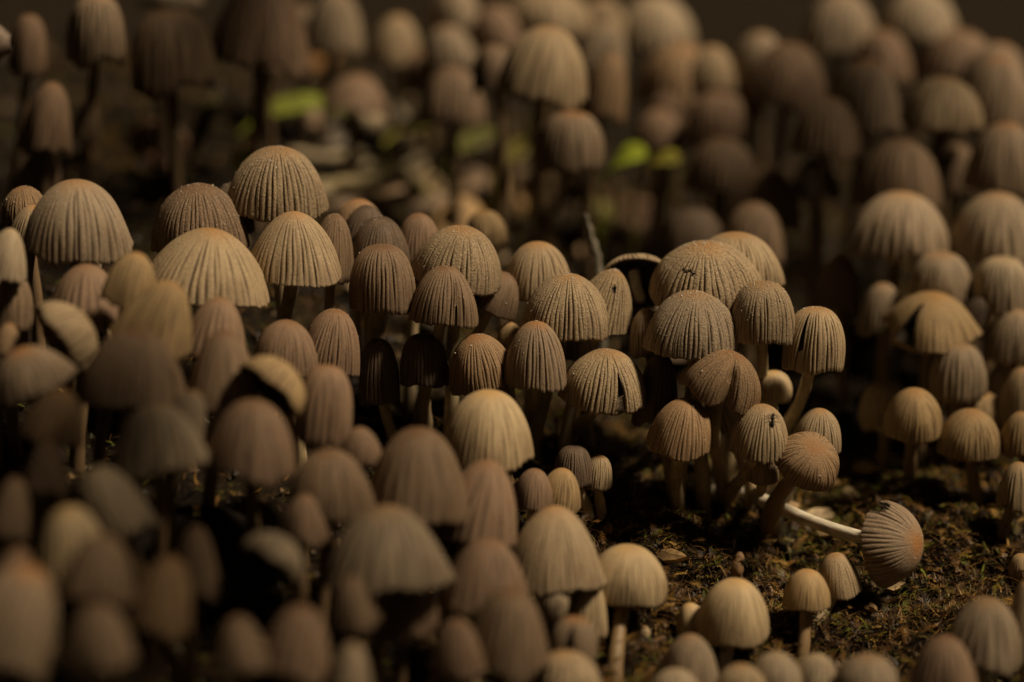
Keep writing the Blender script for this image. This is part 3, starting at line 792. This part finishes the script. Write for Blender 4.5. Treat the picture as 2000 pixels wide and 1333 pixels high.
# ------------------------------------------------------------------ litter and plants
def ribbon(name, pts, widths, tint, label, category, group=None, fold=0.25, up=None, mat_=LITTER, thick=0.012):
    """leaf or blade: a folded strip with thickness along a centre line"""
    pts = [Vector(p) for p in pts]
    widths = [.035] * (len(pts) - len(widths)) + list(widths)
    c = pts[0].copy()
    vs, n = [], len(pts)
    for i, p in enumerate(pts):
        tg = (pts[min(i + 1, n - 1)] - pts[max(i - 1, 0)]).normalized()
        side = tg.cross(up or Vector((0, -0.35, 1))).normalized()
        nr = side.cross(tg).normalized()
        for a in (-1, -.5, 0, .5, 1):
            vs.append(p - c + side * a * widths[i] + nr * (abs(a) * fold * widths[i]))
        for a in (1, .5, 0, -.5, -1):
            vs.append(p - c + side * a * widths[i] + nr * (abs(a) * fold * widths[i] - thick))
    id_ = np.arange(n * 10).reshape(n, 10)
    rt = np.roll(id_, -1, 1)
    f = np.stack([id_[:-1], rt[:-1], rt[1:], id_[1:]], -1).reshape(-1, 4)
    V = np.array([tuple(v) for v in vs])
    vary = 0.8 + 0.4 * np.random.default_rng(len(vs) + int(abs(c.x) * 100)).random((len(V), 1))
    t = np.array(tint)[None] * vary
    t[2::10] *= 0.75
    o = link(name, new_mesh(name, V, f, [mat_], {'tint': t}), loc=c, label=label, category=category)
    if group:
        o['group'] = group
    return o

def stick(name, pts, r0, r1, tint, label, category, group=None, seed=1):
    pts = [Vector(p) for p in pts]
    rg = np.random.default_rng(seed)
    c = pts[0].copy()
    P = []
    for i in range(len(pts) - 1):
        for q in range(6):
            P.append(pts[i].lerp(pts[i + 1], q / 6) - c + Vector(rg.uniform(-.02, .02, 3)))
    P.append(pts[-1] - c)
    n = len(P)
    rr = [(r0 + (r1 - r0) * i / (n - 1)) * rg.uniform(.86, 1.14) for i in range(n)]
    rr[0] *= .4; rr[-1] *= .4
    vs, fs, ss = tube(P, rr, 9)
    t = np.array(tint)[None] * (0.7 + 0.6 * rg.random((len(vs), 1)))
    o = link(name, new_mesh(name, vs, fs, [LITTER], {'tint': t}), loc=c, label=label, category=category)
    if group:
        o['group'] = group
    return o

def blade_path(u0, v0, d0, u1, v1, d1, sag=0.0, n=9):
    a, b = unproject(u0, v0, d0), unproject(u1, v1, d1)
    return [a.lerp(b, i / (n - 1)) + Vector((0, 0, sag * math.sin(math.pi * i / (n - 1)))) for i in range(n)]

def rooted(u0, v0, d0, u1, v1, d1, sag=0.0):
    """a blade on its own thin stalk that rises from the ground and bends over"""
    top = blade_path(u0, v0, d0, u1, v1, d1, sag)
    p = top[0]
    dirn = (top[1] - top[0]).normalized()
    bx, by = p.x - dirn.x * .25, p.y + .15
    g = Vector((bx, by, float(ground(bx, by)) - .05))
    mid = p - dirn * .3 + Vector((0, 0, -.15))
    return [g.lerp(mid, t / 4) for t in range(5)] + top

def lying(u0, v0, u1, v1, sag=0.0, n=9):
    """a leaf whose lower end rests on the ground"""
    q = on_ground(u0, v0) if v0 >= v1 else on_ground(u1, v1)
    d = q.dot(FWD) - .08
    return blade_path(u0, v0, d, u1, v1, d + (.25 if v0 >= v1 else -.25), sag, n)

def twig_path(*uv):
    q = on_ground(*max(uv, key=lambda a: a[1]))
    d = q.dot(FWD) - .15
    return [unproject(u, v, d + .15 * i) for i, (u, v) in enumerate(uv)]

def leafw(w, n=9):
    return [max(.01, w * math.sin(math.pi * (0.04 + 0.92 * i / (n - 1))) ** .7) for i in range(n)]

GG = 'green grass in the rear clearing'
GRN, YGR = (.23, .27, .035), (.32, .29, .04)
ribbon('grass_blade', rooted(500, 232, 8.2, 665, 206, 8.6, .1), leafw(0.30), GRN, 'long green grass blade lying across the rear clearing', 'grass blade', GG, mat_=MOSS)
ribbon('grass_blade', rooted(1200, 326, 7.2, 1262, 304, 7.0, .05), leafw(0.33), (.42, .52, .04), 'bright green grass tip under the small mauve ball shaped cap', 'grass blade', GG, mat_=MOSS)
ribbon('grass_blade', rooted(1268, 322, 7.3, 1325, 318, 7.0, .05), leafw(0.26), YGR, 'yellow green grass tip next to the bright green grass tip', 'grass blade', GG, mat_=MOSS)
ribbon('grass_blade', rooted(468, 350, 6.4, 486, 290, 6.4), leafw(0.21), YGR, 'yellow green shoot standing behind the tallest striped dome', 'grass blade', GG, mat_=MOSS)
ribbon('grass_blade', rooted(780, 255, 9, 850, 238, 9.4), leafw(0.24), YGR, 'short olive blade beside the shadowed brown clearing cap', 'grass blade', GG, mat_=MOSS)
ribbon('grass_blade', rooted(890, 300, 9.2, 965, 252, 9.8), leafw(0.24), (.14, .14, .03), 'dull olive blade below the shadowed brown clearing cap', 'grass blade', GG, mat_=MOSS)
ribbon('grass_blade', rooted(985, 320, 8.2, 1040, 268, 8.6), leafw(0.22), (.20, .17, .03), 'mustard blade in the shade of the large sunlit dome', 'grass blade', GG, mat_=MOSS)
ribbon('grass_blade', rooted(375, 305, 6, 420, 180, 7), leafw(0.14), (.13, .11, .03), 'dim upright blade beside the curled brown leaf', 'grass blade', GG, mat_=MOSS)
ribbon('dead_leaf', lying(258, 300, 372, 330, .25), leafw(.42), (.22, .12, .065), 'curled brown leaf standing in the shade below the soft brown bell', 'leaf', fold=.6, up=Vector((0, -1, .3)))
ribbon('dead_leaf', lying(585, 130, 660, 92, .03), leafw(.30), (.34, .16, .04), 'orange leaf glowing beside the pale tall cap', 'leaf', up=Vector((0, -1, .5)))
ribbon('dead_leaf', lying(640, 285, 700, 232, .03), leafw(.26), (.52, .45, .36), 'pale torn leaf at the end of the long green grass blade', 'leaf', up=Vector((0, -1, .6)))
ribbon('dead_leaf', lying(735, 200, 800, 262, .03), leafw(.20), (.36, .30, .2), 'greyish dry leaf beside the wilted mauve cap', 'leaf', up=Vector((0, -1, .6)))
ribbon('dead_leaf', lying(792, 300, 826, 352, .03), leafw(.20), (.44, .34, .2), 'pale tan leaf scrap standing over the crossed twigs', 'leaf', up=Vector((0, -1, .4)))
ribbon('dead_leaf', lying(832, 345, 862, 385, .03), leafw(.17), (.46, .34, .18), 'pale tan leaf scrap touching the grey brown twig', 'leaf', up=Vector((0, -1, .4)))
ribbon('dead_leaf', lying(890, 275, 945, 370, .03), leafw(.20), (.20, .14, .09), 'drooping brown leaf beside the pale tan scraps', 'leaf', up=Vector((0.6, -1, .2)))
ribbon('dead_leaf', lying(1205, 425, 1310, 440, .1), leafw(.26), (.28, .17, .11), 'reddish brown leaf curling behind the even tan dome', 'leaf', up=Vector((0, -1, .5)))
rs = np.random.default_rng(4)
for q in range(40):
    gx_, gy_ = rs.uniform(-4.2, 3.6), rs.uniform(4.5, 12.0)
    a0 = rs.uniform(0, 6.28)
    ln_ = rs.uniform(.35, .9)
    p0 = Vector((gx_, gy_, float(ground(gx_, gy_)) + .06))
    dv = Vector((math.cos(a0), math.sin(a0), rs.uniform(-.1, .6))) * ln_
    tn = [(.40, .31, .19), (.24, .16, .09), (.14, .09, .05), (.30, .19, .08), (.13, .12, .03)][q % 5]
    ribbon('dead_leaf', [p0 + dv * (t_ / 8) + Vector((0, 0, .12 * math.sin(t_ / 8 * 3.1))) for t_ in range(9)], leafw(rs.uniform(.14, .30)), tuple(1.7 * c_ for c_ in tn),
           ['pale straw', 'mid brown', 'dark brown', 'rusty', 'dull olive'][q % 5] + ' dry scrap in the loose leaf litter of the rear clearing', 'leaf', ['pale straw', 'mid brown', 'dark brown', 'rusty', 'dull olive'][q % 5] + ' leaf litter scraps in the rear clearing', up=Vector((rs.uniform(-.5, .5), -.7, .7)))
GT = 'twigs lying in the rear clearing'
stick('twig', twig_path((600, 370), (700, 358), (800, 345)), .14, .11, (.30, .24, .12), 'straw coloured twig lying behind the tallest striped dome', 'twig', GT, 3)
stick('twig', twig_path((640, 405), (740, 398), (830, 372)), .13, .10, (.34, .25, .17), 'pale brown twig just above the three overlapping dark caps', 'twig', GT, 4)
stick('twig', twig_path((800, 408), (900, 398), (985, 382)), .17, .13, (.24, .17, .11), 'grey brown twig above the small honey egg shaped cap', 'twig', GT, 5)
stick('twig', twig_path((1085, 392), (1190, 398), (1290, 418)), .22, .16, (.27, .15, .06), 'rusty brown thick twig behind the even tan dome', 'twig', GT, 6)
stick('twig', twig_path((420, 330), (350, 300), (300, 262)), .05, .035, (.12, .08, .05), 'thin dark twig crossing behind the curled brown leaf', 'twig', GT, 7)
sp_ = unproject(1174, 540, 2.6)
stick('twig', twig_path((500, 392), (590, 384), (650, 372)), .15, .12, (.36, .28, .17), 'pale broken twig behind the broad grainy brown dome', 'twig', GT, 8)
stick('twig', twig_path((700, 330), (790, 322), (850, 300)), .13, .09, (.40, .33, .20), 'bleached twig crossing the middle of the rear clearing', 'twig', GT, 9)
stick('twig', twig_path((960, 350), (1020, 338), (1075, 340)), .16, .12, (.30, .22, .13), 'short tan twig at the foot of the single tan bell', 'twig', GT, 10)
stick('twig', twig_path((560, 300), (640, 312), (720, 300)), .12, .09, (.34, .27, .16), 'straw twig under the long green grass blade', 'twig', GT, 12)
stick('dry_stalk', [Vector((sp_.x + .1, sp_.y, float(ground(sp_.x + .1, sp_.y)) - .1)), unproject(1170, 520, 2.6), unproject(1158, 468, 2.6), unproject(1143, 418, 2.6)], .08, .025, (.27, .24, .18), 'pale tapering dry stalk standing beside the overturned cap', 'stalk')
# bark limb that reaches in at the picture edge
bp = unproject(-330, 500, 2.2)
stick('bark_stub', [Vector((bp.x, bp.y, float(ground(bp.x, bp.y)) - .2)), unproject(-290, 300, 1.9), unproject(-160, 70, 1.6), unproject(22, 84, 1.6)], .36, .31, (.30, .23, .17), 'rough grey bark stub poking in at the picture edge', 'bark', seed=11)

def chip(u, v, ln, wd, tint, label, ang, seed, tilt=0.25):
    p = on_ground(u, v)
    rg = np.random.default_rng(seed)
    out = [(-.5, -.25), (-.2, -.5), (.25, -.38), (.5, -.05), (.28, .34), (-.12, .5), (-.45, .22)]
    out = [(x * ln * rg.uniform(.85, 1.15), y * wd * rg.uniform(.8, 1.2)) for x, y in out]
    n = len(out)
    vs = [(x, y, .03 + .03 * rg.random()) for x, y in out] + [(x * 1.03, y * 1.03, -.02) for x, y in out]
    vs += [(0, 0, .055)]
    fs = [(i, (i + 1) % n, 2 * n) for i in range(n)] + [(i, n + i, n + (i + 1) % n, (i + 1) % n) for i in range(n)]
    t = np.array(tint)[None] * (0.75 + 0.5 * rg.random((len(vs), 1)))
    o = link('wood_chip', new_mesh('wood_chip', np.array(vs), fs, [LITTER], {'tint': t}, smooth=False), loc=p + Vector((0, -.06, .17)),
             label=label, category='wood chip', group='wood chips on the moss')
    o.rotation_euler = (tilt + rad(28), rg.uniform(-.2, .2), rad(ang))
    return o

chip(1315, 1108, .50, .18, (.42, .27, .12), 'pointed tan wood chip stuck in the moss near the orange blotched mushroom', -48, 1)
chip(1600, 1030, .50, .28, (.66, .50, .28), 'broad pale wood chip under the long white stalk', 12, 2)
chip(1546, 1012, .20, .14, (.46, .30, .14), 'small wood chip at the foot of the thick slanting stalk', 30, 3)
chip(1690, 935, .34, .2, (.40, .26, .11), 'ochre wood chip behind the fallen mushroom', -10, 4)
chip(1615, 960, .45, .14, (.36, .23, .09), 'long ochre wood chip between the rusty cap and the fallen one', -35, 5)
chip(1655, 985, .25, .16, (.44, .30, .12), 'yellow wood chip beside the long ochre chip', 20, 6)
chip(1240, 1208, .14, .09, (.45, .28, .2), 'tiny pink wood chip above the pink button', 5, 7)
chip(1610, 1062, .22, .13, (.42, .28, .12), 'small ochre wood chip below the broad pale chip', -25, 8)
chip(1745, 1165, .26, .16, (.36, .24, .10), 'ochre wood chip beneath the fallen cap', 15, 9)
chip(1700, 1210, .2, .12, (.28, .18, .08), 'brown wood chip beside the small tan ribbed cap', -60, 10)
tp = on_ground(1432, 1150)
stick('twig_stub', [tp + Vector((0, 0, -.1)), unproject(1438, 1110, -.9), unproject(1446, 1078, -.9)], .10, .05, (.26, .15, .07), 'brown pointed twig stub poking up behind the smooth cream bell', 'twig', seed=21)

# fly on the tan bell: body, head, wings, legs
def blob(c, r, n=6):
    vs, fs = [], []
    for i in range(n + 1):
        a = math.pi * i / n
        for k in range(8):
            b = 2 * math.pi * k / 8
            vs.append((c[0] + r[0] * math.sin(a) * math.cos(b), c[1] + r[1] * math.sin(a) * math.sin(b), c[2] + r[2] * math.cos(a)))
    for i in range(n):
        for k in range(8):
            fs.append((i * 8 + k, (i + 1) * 8 + k, (i + 1) * 8 + (k + 1) % 8, i * 8 + (k + 1) % 8))
    return np.array(vs), fs
fl = link('fly', None, loc=unproject(1508, 822, -.4 - .60), label='tiny black fly sitting on the tan ribbed bell', category='fly')
FB = (.012, .010, .009)
for nm, c, r in (('abdomen', (0, 0, -.05), (.032, .032, .05)), ('thorax', (.005, -.005, .03), (.028, .03, .035)), ('head', (.01, -.005, .08), (.022, .022, .02))):
    v_, f_ = blob(c, r)
    link(nm, new_mesh(nm, v_, f_, [CRUMB], {'tint': np.tile(FB, (len(v_), 1))}), fl)
for sx in (-1, 1):
    for kz in (-.02, .03, .06):
        v_, f_, _s = tube([(sx * .01, 0, kz), (sx * .05, -.03, kz + .02), (sx * .085, .03, kz - .02)], [.006, .005, .004], 5)
        link('leg', new_mesh('leg', v_, f_, [CRUMB], {'tint': np.tile(FB, (len(v_), 1))}), fl)

# ------------------------------------------------------------------ moss, fibres and crumbs
rg = np.random.default_rng(77)
def patch_points(n, dense):
    pts = []
    if dense:   # the bare bank that shows in focus
        x = rg.uniform(0.2, 7.6, n); y = rg.uniform(-4.2, 3.0, n)
    else:
        x = rg.uniform(-9, 9.5, n); y = rg.uniform(-7, 16, n)
    return x, y

def fibres(n, dense, lmin, lmax, wmin, wmax, palette, probs, seg=3, lift=0.5):
    x, y = patch_points(n, dense)
    keep = vnoise(x, y, 1.3, 50) + rg.uniform(-.25, .25, n) > -.12
    x, y = x[keep], y[keep]
    n = len(x)
    z = ground(x, y) + 0.02
    az = rg.uniform(0, 2 * np.pi, n)
    el = rg.uniform(-.1, 1.0, n) ** 1.0 * lift * 1.6
    ln = rg.uniform(lmin, lmax, n)
    wd = rg.uniform(wmin, wmax, n)
    curl = rg.uniform(-1.6, 1.6, n)
    P = np.stack([x, y, z], -1)
    vs = []
    for i in range(seg + 1):
        sd = np.stack([-np.sin(az), np.cos(az), rg.uniform(-.4, .4, n)], -1)
        w = wd * (1 - i / seg * 0.85)
        vs.append(P + sd * w[:, None])
        vs.append(P - sd * w[:, None])
        dirv = np.stack([np.cos(az) * np.cos(el), np.sin(az) * np.cos(el), np.sin(el)], -1)
        P = P + dirv * (ln / seg)[:, None]
        az = az + curl / seg
        el = el - rg.uniform(0, .7, n)
    V = np.stack(vs, 1)
    k = V.shape[1]
    fb = np.array([(2 * i, 2 * i + 1, 2 * i + 3, 2 * i + 2) for i in range(seg)])
    Fc = (fb[None] + (np.arange(n) * k)[:, None, None]).reshape(-1, 4)
    pal = np.array(palette)
    ci = rg.choice(len(pal), n, p=probs)
    # colours drift in patches
    green = vnoise(x, y, .9, 80) > .16
    ci = np.where(green & (rg.random(n) < .32), len(pal) - 1 - (rg.random(n) < .35), ci)
    t = pal[ci] * rg.uniform(.6, 1.35, (n, 1))
    return V.reshape(-1, 3), Fc, np.repeat(t, k, 0)

PAL = [(.022, .013, .006), (.085, .040, .011), (.19, .095, .022), (.33, .19, .045), (.15, .115, .016), (.13, .14, .014)]
v1, f1, t1 = fibres(30000, True, .08, .34, .006, .014, PAL, [.26, .28, .22, .10, .10, .04])
v2, f2, t2 = fibres(12000, True, .04, .11, .012, .026, PAL, [.22, .24, .24, .14, .10, .06], seg=2, lift=.8)
v3, f3, t3 = fibres(26000, False, .12, .42, .010, .026, PAL, [.30, .28, .18, .08, .11, .05])
def fronds(n):
    """feathery moss shoots: a bowed stalk with pairs of tiny leaflets"""
    x, y = rg.uniform(0.4, 7.4, n), rg.uniform(-4.0, 2.6, n)
    V, Fc, T = [], [], []
    for a, b in zip(x, y):
        p = Vector((a, b, float(ground(a, b)) + .01))
        az, el, ln = rg.uniform(0, 6.28), rg.uniform(.1, 1.1), rg.uniform(.16, .42)
        c = np.array(PAL[rg.choice(6, p=[.12, .28, .26, .12, .14, .08])]) * rg.uniform(.7, 1.4)
        m = 9
        for i in range(m):
            dv = Vector((math.cos(az) * math.cos(el), math.sin(az) * math.cos(el), math.sin(el)))
            q = p + dv * (ln / m)
            sd = Vector((-math.sin(az), math.cos(az), .2))
            k = len(V)
            V += [p + sd * .006, p - sd * .006, q - sd * .006, q + sd * .006]
            Fc.append((k, k + 1, k + 2, k + 3))
            lw = .075 * (1 - .6 * i / m)
            for s_ in (-1, 1):
                k = len(V)
                tip = p + sd * s_ * lw + dv * .05 + Vector((0, 0, rg.uniform(-.01, .03)))
                md = p + sd * s_ * lw * .5 + dv * .012
                V += [p, md - dv * .012, tip, md + dv * .014]
                Fc.append((k, k + 1, k + 2, k + 3))
            T += [c] * 12
            p = q
            el -= .12
            az += rg.uniform(-.12, .12)
    return np.array([tuple(v) for v in V]), np.array(Fc), np.array(T)
v4, f4, t4 = fronds(2200)
VV, FF, off = [], [], 0
for v_, f_ in ((v1, f1), (v2, f2), (v3, f3), (v4, f4)):
    VV.append(v_); FF.append(f_ + off); off += len(v_)
link('moss', new_mesh('moss', np.concatenate(VV), np.concatenate(FF), [MOSS], {'tint': np.concatenate([t1, t2, t3, t4])}),
     kind='stuff', label='matted brown and olive moss fibres covering the bank', category='moss')

n = 4500
x, y = patch_points(n, True)
x2, y2 = patch_points(5000, False)
x, y = np.r_[x, x2], np.r_[y, y2]
n = len(x)
z = ground(x, y) + .015
octa = np.array([(1, 0, 0), (-1, 0, 0), (0, 1, 0), (0, -1, 0), (0, 0, 1), (0, 0, -1)], float)
of = np.array([(0, 2, 4), (2, 1, 4), (1, 3, 4), (3, 0, 4), (2, 0, 5), (1, 2, 5), (3, 1, 5), (0, 3, 5)])
sz = rg.uniform(.012, .05, (n, 1, 1)) * np.r_[np.ones(4500), np.full(5000, 2.0)][:, None, None]
V = np.stack([x, y, z], -1)[:, None] + octa * sz * rg.uniform(.5, 1.5, (n, 6, 3))
Fc = (of[None] + (np.arange(n) * 6)[:, None, None]).reshape(-1, 3)
cp = np.array([(.02, .013, .008), (.06, .033, .013), (.13, .075, .028), (.20, .125, .045), (.06, .055, .013)])
t = cp[rg.choice(5, n, p=[.36, .28, .18, .08, .10])] * rg.uniform(.6, 1.3, (n, 1))
link('soil_crumbs', new_mesh('soil_crumbs', V.reshape(-1, 3), Fc, [CRUMB], {'tint': np.repeat(t, 6, 0)}, smooth=False),
     kind='stuff', label='loose crumbs of bark and soil lying on the mossy bank', category='soil crumbs')

# ------------------------------------------------------------------ added out-of-view branch, leaves set along the sun to shade the bank
SHADE_LEAF = tint_material('shade_leaf', 0.5, 0.4, nscale=2)
rl = np.random.default_rng(19)
spots = []
for cnt, (x0, x1, y0, y1, zc) in ((15, (-8.0, -1.8, -9.5, -4.0, -1.2)), (3, (-1.4, 0.6, -7.0, -4.8, -2.0)), (11, (-9.5, -4.2, 3.5, 10.0, 1.0)), (5, (2.9, 4.4, 5.5, 8.5, 0.0))):
    for q in range(cnt):
        P = Vector((rl.uniform(x0, x1), rl.uniform(y0, y1), zc))
        spots.append(P + SUN_DIR * rl.uniform(15.5, 19.5))
hub = Vector((26.0, -4.0, 13.0))
br = link('added_shade_branch', None, loc=hub, label='unseen leafy branch added to shade the mushroom bank', category='branch')
n_l = 9
ls = np.linspace(0, 1, n_l)
lv, lf = [], []
for i_, q in enumerate(ls):
    hw = .36 * math.sin(math.pi * (0.03 + .94 * q)) ** .75 * (1 + .12 * (i_ % 2))
    for a in (-1, -.5, 0, .5, 1):
        lv.append((q - 0.0, a * hw, abs(a) * .06 - .12 * q * q))
idl = np.arange(n_l * 5).reshape(n_l, 5)
lf = np.stack([idl[:-1, :-1], idl[1:, :-1], idl[1:, 1:], idl[:-1, 1:]], -1).reshape(-1, 4)
shade_leaf_me = new_mesh('leaf', lv, lf, [SHADE_LEAF], {'tint': np.tile((.06, .10, .02), (len(lv), 1))})
for P in spots:
    o = link('leaf', shade_leaf_me, br)
    sc_ = rl.uniform(1.3, 2.1)
    qt = SUN_DIR.to_track_quat('Z', 'Y').to_matrix() @ Matrix.Rotation(rl.uniform(0, 6.28), 3, 'Z') @ Matrix.Rotation(rl.uniform(-.5, .5), 3, 'X')
    o.matrix_local = Matrix.Translation(P - hub) @ qt.to_4x4() @ Matrix.Diagonal((sc_, sc_, sc_, 1))
bv, bf, off = [], [], 0
ctrs = [np.mean([tuple(p) for p in spots[a:b]], 0) for a, b in ((0, 7), (7, 15), (15, 18), (18, 29), (29, 34))]
for c_ in ctrs:
    c_ = Vector(c_) - hub
    v_, f_, _s = tube([Vector((0, 0, 0)), c_ * .4 + Vector((0, 0, .9)), c_ * .75 + Vector((0, 0, .6)), c_], [.3, .22, .15, .07], 8)
    bv.append(v_); bf.append(f_ + off); off += len(v_)
V = np.concatenate(bv)
link('limb', new_mesh('limb', V, np.concatenate(bf), [LITTER], {'tint': np.tile((.10, .07, .04), (len(V), 1))}), br)
